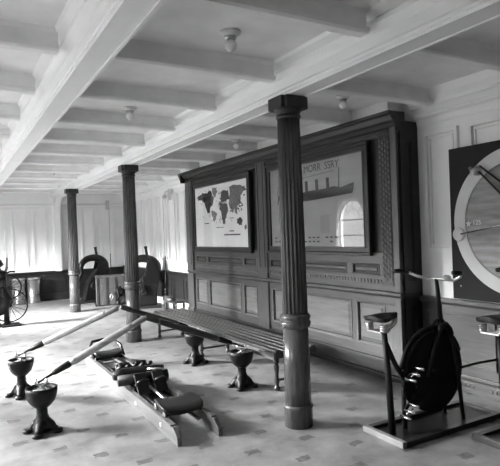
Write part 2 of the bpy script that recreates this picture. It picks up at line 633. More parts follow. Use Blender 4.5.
# carved frieze under the small panels
p = SMB()
p.box((XF + .01, Y0 + .08, .965), (XR, Y1 - .26, 1.015))
y = 3.92
while y < 8.82:
    if not 6.27 < y < 6.58:
        p.prism([(y, .972), (y + .028, .969), (y + .04, .99), (y + .025, 1.010), (y + .006, 1.007)], 'x', XF - .004, XF + .012)
    y += .052
p.build('carved_frieze', M['wood_field'], scr)
# baseboard
p = SMB()
p.box((XF - .03, Y0 - .01, 0), (XR, Y1 - .27, .05)).box((XF - .012, Y0 - .005, .05), (XR, Y1 - .27, .165))
p.box((XF - .035, Y0 - .01, .165), (XR, Y1 - .27, .20))
p.build('plinth', M['wood_dark'], scr, .004)
p = SMB()
p.box((XF - .04, Y0 - .012, .188), (XF - .034, Y1 - .28, .20)).box((XF - .036, Y0 - .012, .035), (XF - .028, Y1 - .28, .05))
p.build('plinth_bead', M['wood'], scr)

# raised panels
def raised(y0, y1, z0, z1, m='wood_field'):
    q = SMB()
    w_, h = .018, XF - .006
    q.prism([(XF - .006, z0), (XR, z0), (XR, z0 + w_), (XF + .006, z0 + w_)], 'y', y0, y1)
    q.prism([(XF - .006, z1), (XR, z1), (XR, z1 - w_), (XF + .006, z1 - w_)], 'y', y0, y1)
    q.box((h, y0, z0 + w_), (XR, y0 + w_, z1 - w_)).box((h, y1 - w_, z0 + w_), (XR, y1, z1 - w_))
    i1, i2 = w_ + .012, w_ + min(.05, (z1 - z0) * .22)
    a = [(XR - .002, y0 + i1, z0 + i1), (XR - .002, y1 - i1, z0 + i1), (XR - .002, y1 - i1, z1 - i1), (XR - .002, y0 + i1, z1 - i1)]
    b = [(XF + .004, y0 + i2, z0 + i2), (XF + .004, y1 - i2, z0 + i2), (XF + .004, y1 - i2, z1 - i2), (XF + .004, y0 + i2, z1 - i2)]
    q.add(a + b, [(4, 5, 6, 7), (0, 1, 5, 4), (1, 2, 6, 5), (2, 3, 7, 6), (3, 0, 4, 7)])
    return q.build('panel', M[m], scr)
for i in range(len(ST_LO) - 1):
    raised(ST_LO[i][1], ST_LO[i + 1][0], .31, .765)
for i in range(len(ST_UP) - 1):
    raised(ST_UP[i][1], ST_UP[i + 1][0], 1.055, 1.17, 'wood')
# cornice
p = SMB()
cor = [(XR, 2.50), (XF - .012, 2.50), (XF - .012, 2.53), (XF - .04, 2.545), (XF - .04, 2.58), (XF - .07, 2.60), (XF - .10, 2.645), (XF - .125, 2.66), (XF - .125, 2.69), (WR - .19, 2.69), (WR - .19, 2.60), (XR, 2.60)]
p.prism(cor, 'y', Y0 - .02, Y1 + .0)
p.prism([(Y1, 2.50), (Y1 + .012, 2.53), (Y1 + .05, 2.58), (Y1 + .12, 2.66), (Y1 + .12, 2.69), (Y1, 2.69)], 'x', XF - .125, WR - .02)
p.build('cornice', M['wood_dark'], scr, .003)
# side return: rails and panel facing the viewer
p = SMB()
for z0, z1 in ((.20, .30), (.76, .84), (.90, 1.0), (2.4, 2.6)):
    p.box((XR + .005, Y0 - .015, z0), (WR - .075, Y0, z1))
p.box((XF, Y0 - .02, .84), (WR - .075, Y0, .90)).box((XF, Y0 - .02, 0), (WR - .075, Y0, .18))
for a, b in ((XR + .005, XR + .05), (WR - .12, WR - .075)):
    p.box((a, Y0 - .014, .30), (b, Y0, .76)).box((a, Y0 - .014, 1.0), (b, Y0, 2.4))
p.build('side_framing', M['wood_dark'], scr, .002)

# ------------------------------------------------------------ framed map
fm = thing('framed_map', 'framed world map under glass hung on the panelled screen', 'framed map', (3.86, 7.75, 1.27))
def framed(root, y0, y1, z0, z1, fw, oy, oz):
    f = MB()
    x1, = (0.0,)
    for d, ins, ww in ((.050, 0, .035), (.034, .035, fw - .035)):
        a0, a1, b0, b1 = y0 - fw + ins - oy, y1 + fw - ins - oy, z0 - fw + ins - oz, z1 + fw - ins - oz
        f.box((-d, a0, b0), (-.001, a1, b0 + ww)).box((-d, a0, b1 - ww), (-.001, a1, b1))
        f.box((-d, a0, b0 + ww), (-.001, a0 + ww, b1 - ww)).box((-d, a1 - ww, b0 + ww), (-.001, a1, b1 - ww))
    f.build('frame', M['wood_dark'] if fw > .09 else M['wood_dark'], root, .006)
    g = MB()
    for (a0, a1, b0, b1) in ((y0 - .014, y1 + .014, z0 - .014, z0), (y0 - .014, y1 + .014, z1, z1 + .014), (y0 - .014, y0, z0, z1), (y1, y1 + .014, z0, z1)):
        g.box((-.040, a0 - oy, b0 - oz), (-.030, a1 - oy, b1 - oz))
    g.build('inner_bead', M['wood'], root, .002)
framed(fm, 6.79, 8.72, 1.33, 2.36, .09, 7.75, 1.27)
MB().box((-.014, 6.78 - 7.75, 1.325 - 1.27), (-.012, 8.73 - 7.75, 2.365 - 1.27)).build('map_sheet', M['paper'], fm)
MB().box((-.026, 6.78 - 7.75, 1.325 - 1.27), (-.023, 8.73 - 7.75, 2.365 - 1.27)).build('glass', M['mapglass'], fm)
LAND = [
 ([(8.64, 2.21), (8.54, 2.23), (8.4, 2.26), (8.2, 2.24), (8.13, 2.29), (8.02, 2.24), (7.97, 2.13), (8.0, 2.02), (8.09, 2.0), (8.13, 1.91), (8.2, 1.9), (8.29, 2.02), (8.36, 2.1), (8.47, 2.15), (8.59, 2.14)], 'ink'),
 ([(8.0, 2.31), (7.84, 2.31), (7.82, 2.24), (7.92, 2.15), (7.98, 2.22)], 'ink2'),
 ([(8.05, 1.94), (7.94, 1.93), (7.85, 1.88), (7.9, 1.81), (7.95, 1.73), (8.0, 1.79), (8.05, 1.87)], 'ink2'),
 ([(7.72, 2.11), (7.66, 2.22), (7.57, 2.24), (7.45, 2.23), (7.39, 2.17), (7.41, 2.09), (7.56, 2.05), (7.69, 2.05)], 'ink'),
 ([(7.74, 2.04), (7.56, 2.04), (7.45, 1.99), (7.47, 1.87), (7.55, 1.77), (7.58, 1.69), (7.64, 1.7), (7.67, 1.81), (7.71, 1.91), (7.76, 1.96)], 'ink'),
 ([(7.38, 2.27), (7.26, 2.3), (7.05, 2.27), (6.88, 2.24), (6.85, 2.19), (6.97, 2.15), (7.03, 2.09), (7.0, 2.0), (7.12, 1.98), (7.16, 1.91), (7.13, 1.84), (7.2, 1.85), (7.25, 1.92), (7.31, 1.85), (7.36, 1.92), (7.42, 2.0), (7.41, 2.09), (7.37, 2.17)], 'ink2'),
 ([(7.16, 1.76), (7.06, 1.79), (6.98, 1.74), (7.01, 1.67), (7.1, 1.67), (7.17, 1.7)], 'ink'),
 ([(6.93, 1.64), (6.88, 1.67), (6.86, 1.62), (6.93, 1.6)], 'ink2'),
]
def jag(poly, amp=.018, sub=3):
    out = []
    n = len(poly)
    for i in range(n):
        a, b = poly[i], poly[(i + 1) % n]
        for k in range(sub):
            t = k / sub
            out.append((a[0] + (b[0] - a[0]) * t + random.uniform(-amp, amp), a[1] + (b[1] - a[1]) * t + random.uniform(-amp, amp) * .7))
    return out
lb, lb2 = MB(), MB()
for poly, kk in LAND:
    (lb if kk == 'ink' else lb2).prism([(a - 7.75, b - 1.27) for a, b in jag(poly)], 'x', -.0155, -.0142)
for a0, a1, b0, b1 in ((7.07, 7.61, 1.515, 1.535), (7.27, 7.42, 1.575, 1.592), (7.62, 7.89, 1.645, 1.655), (8.16, 8.35, 1.722, 1.735), (7.26, 7.40, 1.78, 1.79)):
    lb.box((-.0155, a0 - 7.75, b0 - 1.27), (-.0142, a1 - 7.75, b1 - 1.27))
for _ in range(46):
    a, b = random.uniform(6.95, 8.55), random.uniform(1.72, 2.3)
    lb2.box((-.0155, a - 7.75, b - 1.27), (-.0142, a + .03 - 7.75, b + .012 - 1.27))
for _ in range(90):
    cx, cz, rx, rz = random.choice([(8.2, 2.13, .28, .09), (7.6, 2.12, .2, .12), (7.1, 2.1, .28, .16), (7.6, 1.92, .14, .2), (7.15, 1.95, .2, .08)])
    a, b = cx + random.uniform(-rx, rx), cz + random.uniform(-rz, rz)
    ww = random.uniform(.01, .05)
    lb.box((-.0160, a - 7.75, b - 1.27), (-.0142, a + ww - 7.75, b + random.uniform(.008, .03) - 1.27))
lb.build('dark_land', M['ink'], fm)
lb2.build('grey_land', M['ink2'], fm)

# ------------------------------------------------------------ framed ship drawing
fs_ = thing('framed_ship_drawing', 'large framed ship profile drawing with title letters under reflecting glass', 'framed drawing', (3.86, 5.22, 1.27))
framed(fs_, 4.28, 6.16, 1.35, 2.37, .095, 5.22, 1.27)
SY, SZ = 5.22, 1.27
MB().box((-.014, 4.27 - SY, 1.345 - SZ), (-.012, 6.17 - SY, 2.375 - SZ)).build('drawing_sheet', M['shippaper'], fs_)
MB().box((-.026, 4.27 - SY, 1.345 - SZ), (-.023, 6.17 - SY, 2.375 - SZ)).build('glass', M['picglass'], fs_)
sb = MB()
def sp(poly): sb.prism([(a - SY, b - SZ) for a, b in poly], 'x', -.0160, -.0142)
sp([(5.86, 2.01), (5.46, 2.015), (5.2, 2.03), (4.98, 2.03), (4.78, 2.045), (4.66, 2.02), (4.44, 2.055), (4.45, 1.985), (4.47, 1.94), (5.2, 1.91), (5.78, 1.90), (5.84, 1.95)])
for y in (5.52, 5.315, 5.105, 4.895):
    sp([(y + .027, 2.02), (y - .027, 2.02), (y - .02, 2.155), (y + .034, 2.155)])
sp([(4.705, 2.03), (4.69, 2.03), (4.683, 2.25), (4.692, 2.25)])
sp([(5.98, 2.03), (5.965, 2.03), (5.958, 2.14), (5.967, 2.14)])
sp([(5.97, 2.02), (5.93, 2.02), (5.94, 1.99), (5.97, 1.9), (5.985, 1.9)])
sp([(5.6, 2.192), (4.78, 2.228), (4.78, 2.223), (5.6, 2.187)])
for r, zz in enumerate((1.40, 1.45)):
    y = 4.75
    while y < 6.05:
        if random.random() < .75:
            sb.box((-.0155, y - SY, zz - SZ), (-.0142, y + .05 - SY, zz + .018 - SZ))
        y += .085
sb.build('ship_profile', M['shipink'], fs_)
def text(s, size, parent, mtx, m, name='lettering', depth=.0006):
    cu = bpy.data.curves.new(name, 'FONT')
    cu.body = s
    cu.size = size
    cu.extrude = depth
    cu.align_x = 'CENTER'
    ob = bpy.data.objects.new('tmp', cu)
    C.objects.link(ob)
    dg = bpy.context.evaluated_depsgraph_get()
    me = bpy.data.meshes.new_from_object(ob.evaluated_get(dg))
    bpy.data.objects.remove(ob)
    me.transform(mtx)
    me.materials.clear()
    me.materials.append(m)
    o = bpy.data.objects.new(name, me)
    C.objects.link(o)
    o.parent = parent
    return o
# text faces -X: text x -> -Y, text y -> Z, normal -> -X
TM = Matrix(((0, 0, -1, 0), (-1, 0, 0, 0), (0, 1, 0, 0), (0, 0, 0, 1)))
text('T  MORR  SSRY', .125, fs_, Matrix.Translation((-.0150, 5.10 - SY, 2.258 - SZ)) @ TM, M['shipink'], 'title_lettering')

# ------------------------------------------------------------ wall dial
DY, DZ = 2.70, 1.56
dl = thing('wall_dial', 'large square black board with pale ring dial on the white right wall', 'wall dial', (WR, DY, .86))
b0 = .86
MB().box((-.045, -.70, 0), (-.017, .69, 1.40)).build('board', M['black'], dl, .003)
MB().box((-.017, -.6, .1), (0, .6, 1.3)).build('backing', M['wood_dark'], dl)
def ring_mesh(r0, r1, x0, x1, n=64):
    m_ = MB()
    vs, fs = [], []
    for i in range(n):
        a = 2 * PI * i / n
        for r, xx in ((r0, x0), (r1, x0), (r1, x1), (r0, x1)):
            vs.append((xx, r * math.cos(a), DZ - b0 + r * math.sin(a)))
    for i in range(n):
        k = (i + 1) % n
        for j in range(4):
            l = (j + 1) % 4
            fs.append((i * 4 + j, k * 4 + j, k * 4 + l, i * 4 + l))
    return m_.add(vs, fs)
ring_mesh(.522, .642, -.045, -.058).build('ring', M['ring'], dl, .003)
RotX = Matrix.Rotation(-PI / 2, 4, 'Y')
MB().lathe([(.53, .045), (.53, .051), (.50, .055), (.0001, .055)], n=64, M=Matrix.Translation((0, 0, DZ - b0)) @ RotX, smooth=False).build('face', M['brush'], dl)
def along_x(mb_, r, y, z, xa, xb, n=24):
    return mb_.lathe([(r, xa), (r, xb)], n=n, M=Matrix.Translation((0, y, z)) @ RotX)
along_x(MB(), .062, 3.29 - DY, 1.46 - b0, .058, .072).build('marker_disc', M['ring'], dl, .003, label='pale round disc at the end of the pointer')
MB().tube([(-.075, 3.26 - DY, 1.463 - b0), (-.075, 2.45 - DY, 1.60 - b0)], .006, 8).build('pointer', M['nickel'], dl)
k_ = MB()
k_.lathe([(.045, .055), (.045, .075), (.03, .095), (.03, .11), (.018, .13)], n=16, M=Matrix.Translation((0, 3.07 - DY, 2.02 - b0)) @ RotX)
k_.tube([(-.09, 3.13 - DY, 2.06 - b0), (-.10, 3.09 - DY, 1.99 - b0), (-.10, 3.05 - DY, 2.0 - b0)], .014, 8)
k_.build('pulley_knob', M['steel'], dl)
MB().tube([(-.085, 3.05 - DY, 2.02 - b0), (-.085, 2.70 - DY, 1.66 - b0)], .009, 8).build('arm', M['iron'], dl)
MB().tube([(-.085, 3.03 - DY, 2.06 - b0), (-.085, 2.64 - DY, 1.74 - b0)], .009, 8).build('arm', M['iron'], dl)
text('125', .06, dl, Matrix.Translation((-.0562, 3.10 - DY, 1.545 - b0)) @ TM, M['ring'], 'numerals')
st_ = MB()
stp = []
for k in range(10):
    a = PI / 2 + PI * k / 5
    r = .035 if k % 2 == 0 else .014
    stp.append((3.185 - DY + r * math.cos(a), 1.555 - b0 + r * math.sin(a)))
st_.prism(stp, 'x', -.0562, -.060)
st_.build('star', M['ring'], dl)
for z in (.25, .12):
    along_x(MB(), .012, .60, z, .045, .05, 10).build('screw', M['nickel'], dl)

# ------------------------------------------------------------ columns
def column(loc, label):
    c = thing('fluted_column', label, 'column', loc, 0, 'row of fluted oak columns', 'thing')
    MB().lathe([(.112, 0), (.112, .145), (.118, .15), (.118, .165), (.108, .175)], n=32).build('base', M['column'], c)
    MB().lathe([(.106, .17), (.101, .78)], n=32).build('lower_shaft', M['column'], c)
    MB().lathe([(.101, .775), (.112, .785), (.122, .80), (.125, .82), (.118, .835), (.112, .84), (.118, .85), (.124, .865), (.118, .88), (.104, .893)], n=32).build('ring_moulding', M['column'], c)
    s = MB()
    s.lathe([(.100, .89), (.101, .92), (.098, 1.4), (.094, 1.9), (.089, 2.44)], n=144, flutes=18, depth=.014, smooth=True)
    s.build('fluted_shaft', M['column'], c)
    k = MB()
    k.lathe([(.088, 2.43), (.10, 2.44), (.10, 2.455), (.092, 2.46), (.094, 2.48), (.115, 2.505)], n=32)
    k.box((-.128, -.095, 2.505), (.128, .095, 2.598)).box((-.095, -.128, 2.507), (.095, .128, 2.597))
    k.build('capital', M['capital'], c, .008)
    return c
c1 = column((2.37, 3.49, 0), 'nearest dark fluted column with octagonal capital, in front of the ship drawing')
copy_thing(c1, (2.32, 7.66, 0), 'middle fluted column standing behind the oar handles, left of the map')
copy_thing(c1, (2.26, 11.57, 0), 'farthest fluted column near the back wall')

# ------------------------------------------------------------ ceiling lamps
def lamp(loc, label, group):
    l = thing('ceiling_lamp', label, 'ceiling lamp', loc, 0, group)
    MB().lathe([(.070, 0), (.070, -.014), (.052, -.026), (.044, -.034)], n=24).build('rose', M['ring'], l)
    MB().lathe([(.040, -.033), (.038, -.048), (.026, -.056)], n=20).build('collar', M['brassy'], l)
    MB().lathe([(.022, -.054), (.036, -.070), (.041, -.090), (.035, -.112), (.018, -.128), (.0005, -.131)], n=20).build('bulb', M['bulb'], l)
    return l
LZ = ZC
l0 = lamp((1.62, 3.02, LZ), 'ceiling bulb in the middle bay nearest the viewer', 'ceiling bulbs on round roses')
for p, lb_ in (((1.62, 5.22, LZ), 'second ceiling bulb along the middle bay'),
               ((1.66, 7.65, LZ), 'third ceiling bulb along the middle bay'),
               ((1.68, 10.25, LZ), 'fourth and farthest ceiling bulb in the middle bay'),
               ((3.38, 4.02, LZ), 'ceiling bulb above the ship drawing, right of the nearest column'),
               ((3.52, 6.50, LZ), 'ceiling bulb above the map, left of the nearest column')):
    copy_thing(l0, p, lb_)

# ------------------------------------------------------------ bench
bn = thing('slatted_bench', 'long low slatted wooden bench with turned legs before the panelled screen', 'bench', (2.88, 6.4, 0))
BX, BY = 2.88, 6.4
BA, BB = 4.28, 7.75
for k in range(6):
    xx = 2.665 + k * .084
    MB().box((xx - BX, BA - BY, .380), (xx + .056 - BX, BB - BY, .405)).build('seat_slat', M['slat'], bn, .006)
MB().box((2.65 - BX, BA + .01 - BY, .315), (2.675 - BX, BB - .01 - BY, .380)).build('apron', M['rail'], bn, .003)
MB().box((3.135 - BX, BA + .01 - BY, .315), (3.155 - BX, BB - .01 - BY, .380)).build('apron', M['slat'], bn, .003)
for y in (BA + .012, BA + 1.5, BB - 1.5, BB - .04):
    MB().box((2.675 - BX, y - BY, .325), (3.135 - BX, y + .025 - BY, .379)).build('cross_rail', M['slat'], bn)
LEG = [(.020, 0), (.030, .015), (.032, .03), (.018, .045), (.018, .06), (.026, .08), (.022, .12), (.018, .16), (.026, .21), (.028, .24), (.018, .255), (.026, .27), (.028, .28), (.028, .319)]
for y in (BA + .08, BA + 1.85, BB - .08):
    for x in (2.72, 3.09):
        MB().lathe(LEG, c=(x - BX, y - BY, 0), n=14).build('leg', M['slat'], bn)
    MB().tube([(2.70 - BX, y - BY, .10), (3.05 - BX, y - BY, .10)], .013, 8).build('stretcher', M['slat'], bn)

# small stool at the far end of the screen
so = thing('low_stool', 'low padded stool on short legs at the far left end of the screen', 'stool', (3.62, 9.32, 0))
MB().tube([(-.11, -.22, .36), (-.14, 0, .365), (-.11, .22, .36)], [.05, .055, .05], 14).build('roll', M['slat'], so)
MB().box((-.13, -.24, .29), (.14, .24, .34)).build('seat', M['rail'], so, .01)
for a in (-1, 1):
    for b in (-1, 1):
        MB().lathe([(.022, 0), (.028, .03), (.018, .06), (.024, .18), (.022, .291)], c=(a * .1, b * .2, 0), n=12).build('leg', M['slat'], so)

# ------------------------------------------------------------ rowing stands
def stand(loc, rz, label):
    s = thing('oar_stand', label, 'oar stand', loc, rz, 'iron oar stands either side of the rowing machine')
    f = MB()
    for k in range(4):
        a = PI / 4 + PI / 2 * k
        ca, sa = math.cos(a), math.sin(a)
        f.tube([(.02 * ca, .02 * sa, .09), (.07 * ca, .07 * sa, .055), (.095 * ca, .095 * sa, .030), (.115 * ca, .115 * sa, .026)], [.045, .038, .028, .026], 10)
        f.lathe([(.036, 0), (.042, .010), (.038, .030)], c=(.118 * ca, .118 * sa, 0), n=12)
    f.build('foot', M['iron2'], s)
    MB().lathe([(.075, .02), (.078, .06), (.058, .10), (.050, .125), (.043, .15), (.043, .20), (.054, .205), (.054, .215)], n=18).build('stem', M['iron2'], s)
    MB().lathe([(.052, .205), (.070, .22), (.098, .25), (.114, .29), (.122, .33), (.124, .362), (.112, .366), (.100, .352), (.085, .336), (.001, .334)], n=24).build('cup', M['iron2'], s)
    MB().lathe([(.075, .332), (.075, .346), (.035, .352), (.03, .360)], n=20).build('disc', M['nickel'], s, label='bright polished disc inside the cup')
    r = MB()
    r.tube([(0, 0, .34), (0, 0, .375)], .012, 8)
    r.tube([(-.03, .03, .43), (-.035, .025, .39), (0, 0, .372), (.035, -.025, .39), (.03, -.03, .43)], .010, 8)
    r.build('rowlock', M['steel'], s)
    return s
ST = [(.60, 4.53), (.575, 5.72), (2.50, 4.66), (2.515, 5.86)]
s0 = stand((ST[0][0], ST[0][1], 0), .3, 'black iron oar stand nearest the left, holding the nearer pale oar')
copy_thing(s0, (ST[1][0], ST[1][1], 0), 'black iron oar stand behind the nearest one, holding the farther pale oar', .5)
copy_thing(s0, (ST[2][0], ST[2][1], 0), 'black iron oar stand in front of the near end of the bench', .1)
copy_thing(s0, (ST[3][0], ST[3][1], 0), 'black iron oar stand before the middle of the bench, right of the middle column', .2)

# ------------------------------------------------------------ oars
def oar(base, tip, dark, label):
    b, t = Vector(base), Vector(tip)
    o = thing('oar', label, 'oar', base, 0, 'dark oars' if dark else 'pale oars')
    d = t - b
    L = d.length
    u = d.normalized()
    m1 = M['oar_dark'] if dark else M['oar']
    MB().tube([-u * .03, u * .06, u * .13], [.010, .010, .014], 10).build('pin', M['iron'], o)
    MB().tube([u * .10, u * .12, u * .24, u * .26], [.016, .022, .030, .022], 12).build('sleeve', M['iron'], o, label='black sleeve at the pivot end')
    q = MB()
    q.tube([u * .245, u * .29, u * (L * .6), u * (L - .16), u * (L - .13)], [.022, .033, .031, .029, .028], 14)
    q.build('shaft', m1, o)
    MB().tube([u * (L - .14), u * (L - .12), u * (L - .04), u * (L - .012), u * L], [.026, .027, .027, .027, .020], 12).build('handle', M['lightwood'] if not dark else M['oar_dark'], o)
    return o
PZ = .415
oar((ST[0][0], ST[0][1], PZ), (1.465, 4.48, .832), False, 'nearer pale oar slanting up from the nearest left stand')
oar((ST[1][0], ST[1][1], PZ), (1.44, 5.26, .838), False, 'farther pale oar slanting up from the rear left stand')
oar((ST[2][0], ST[2][1], PZ), (1.56, 4.78, .79), True, 'dark oar slanting down to the stand by the bench end')
oar((ST[3][0], ST[3][1], PZ), (1.56, 5.60, .80), True, 'dark oar running down to the stand before the middle of the bench')

# ------------------------------------------------------------ rowing machine
RX, RY = 1.57, 5.2
rw = thing('rowing_machine', 'low double rowing machine with sliding leather seats between the oar stands', 'rowing machine', (RX, RY, 0))
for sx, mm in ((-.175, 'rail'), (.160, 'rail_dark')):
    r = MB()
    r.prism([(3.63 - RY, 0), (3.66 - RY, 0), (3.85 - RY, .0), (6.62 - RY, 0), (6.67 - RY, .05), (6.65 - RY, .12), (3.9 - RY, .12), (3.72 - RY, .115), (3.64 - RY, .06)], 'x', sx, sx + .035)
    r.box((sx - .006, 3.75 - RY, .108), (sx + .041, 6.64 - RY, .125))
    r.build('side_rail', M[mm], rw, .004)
for y in (4.55, 5.45, 6.0, 6.59):
    MB().box((-.14, y - RY - .03, .02), (.16, y - RY + .03, .075)).build('cross_bar', M['rail_dark'], rw, .003)
for sx in (-.085, .09):
    MB().box((sx - .012, 3.8 - RY, .085), (sx + .012, 4.9 - RY, .10)).build('seat_track', M['steel'], rw)
    MB().box((sx - .012, 5.7 - RY, .085), (sx + .012, 6.55 - RY, .10)).build('seat_track', M['steel'], rw)
def seat(y, flip):
    n = 9
    vs, fs = [], []
    W, D = .185, .155
    for j in range(n):
        v = -1 + 2 * j / (n - 1)
        for i in range(n):
            uu = -1 + 2 * i / (n - 1)
            rnd = 1 - .12 * abs(uu) ** 3 * abs(v) ** 3
            x = uu * W * rnd * (1 - .10 * (v * flip + 1) / 2)
            yy = v * D * rnd
            z = .195 + .020 * abs(uu) ** 2 + .012 * v * flip - .018 * max(0, abs(v) - .7) / .3
            vs.append((x, y + yy, z))
    m_ = len(vs)
    vs += [(a, b, c - .034) for a, b, c in vs]
    for j in range(n - 1):
        for i in range(n - 1):
            k = j * n + i
            fs.append((k, k + 1, k + n + 1, k + n))
            fs.append((m_ + k, m_ + k + n, m_ + k + n + 1, m_ + k + 1))
    for i in range(n - 1):
        for a, b in ((i, i + 1), ((n - 1) * n + i, (n - 1) * n + i + 1), (i * n, (i + 1) * n), (i * n + n - 1, (i + 1) * n + n - 1)):
            fs.append((a, b, m_ + b, m_ + a))
    s = MB().add(vs, fs, True).build('sliding_seat', M['leather'], rw, .012, 3)
    f = MB()
    f.box((-.15, y - .11, .130), (-.125, y + .11, .16)).box((.13, y - .11, .130), (.155, y + .11, .16))
    f.box((-.15, y - .11, .132), (.155, y - .085, .158)).box((-.15, y + .085, .132), (.155, y + .11, .158))
    f.build('seat_carriage', M['iron2'], rw)
    for sx in (-.158, .163):
        for dy in (-.10, .10):
            MB().lathe([(.015, -.008), (.027, -.006), (.027, .006), (.015, .008)], n=16, M=Matrix.Translation((sx, y + dy, .152)) @ Matrix.Rotation(PI / 2, 4, 'Y')).build('roller', M['nickel'], rw)
seat(4.04 - RY, 1)
seat(6.30 - RY, -1)
MB().tube([(-.17, 6.18 - RY, .16), (-.18, 6.34 - RY, .25), (-.13, 6.47 - RY, .30), (0, 6.50 - RY, .31), (.13, 6.47 - RY, .30), (.18, 6.34 - RY, .25), (.17, 6.18 - RY, .16)], .018, 10).build('seat_hoop', M['leather'], rw)
RM = RY + .06
# central footrest and brake cylinders
MB().box((-.145, 4.82 - RM, .08), (.160, 5.36 - RM, .15)).build('mechanism_box', M['iron2'], rw, .01)
for sx in (-.08, .09):
    for (y0, d) in ((4.70, 1), (5.50, -1)):
        q = MB()
        q.prism([(y0 - RM, .12), (y0 + d * .025 - RM, .105), (y0 + d * .17 - RM, .26), (y0 + d * .145 - RM, .275)], 'x', sx - .055, sx + .055)
        q.build('foot_board', M['iron'], rw, .004)
        q = MB()
        q.tube([(sx - .062, y0 + d * .08 - RM, .19), (sx - .045, y0 + d * .04 - RM, .225), (sx, y0 + d * .02 - RM, .24), (sx + .045, y0 + d * .04 - RM, .225), (sx + .062, y0 + d * .08 - RM, .19)], .013, 8)
        q.build('foot_strap', M['leather'], rw)
MB().tube([(-.25, 5.14 - RM, .21), (-.16, 5.14 - RM, .21), (.12, 5.11 - RM, .21), (.24, 5.09 - RM, .21)], [.040, .062, .062, .050], 16).build('brake_cylinder', M['iron'], rw)
MB().tube([(-.25, 4.97 - RM, .20), (.22, 4.93 - RM, .20)], [.050, .055], 14).build('brake_cylinder', M['iron'], rw)
MB().tube([(.02, 4.93 - RM, .285), (.16, 4.86 - RM, .275)], .014, 8).build('lever', M['nickel'], rw)
for k in range(5):
    x = -.16 + .075 * k
    MB().tube([(x, 5.32 - RM, .14), (x + .02, 5.34 - RM, .22), (x + .03, 5.26 - RM, .26)], [.022, .026, .02], 8).build('bracket', M['iron2'], rw)
MB().tube([(0, 4.3 - RY, .13), (.0, 4.75 - RY, .15)], .014, 8).build('push_rod', M['steel'], rw)
MB().tube([(0.05, 5.5 - RY, .15), (.05, 6.25 - RY, .13)], .014, 8).build('push_rod', M['steel'], rw)
for y, z in ((4.62, .06), (3.98, .06)):
    MB().box((-.180, y - .015 - RY, z - .015), (-.175, y + .015 - RY, z + .015)).build('name_plate', M['ring'], rw)

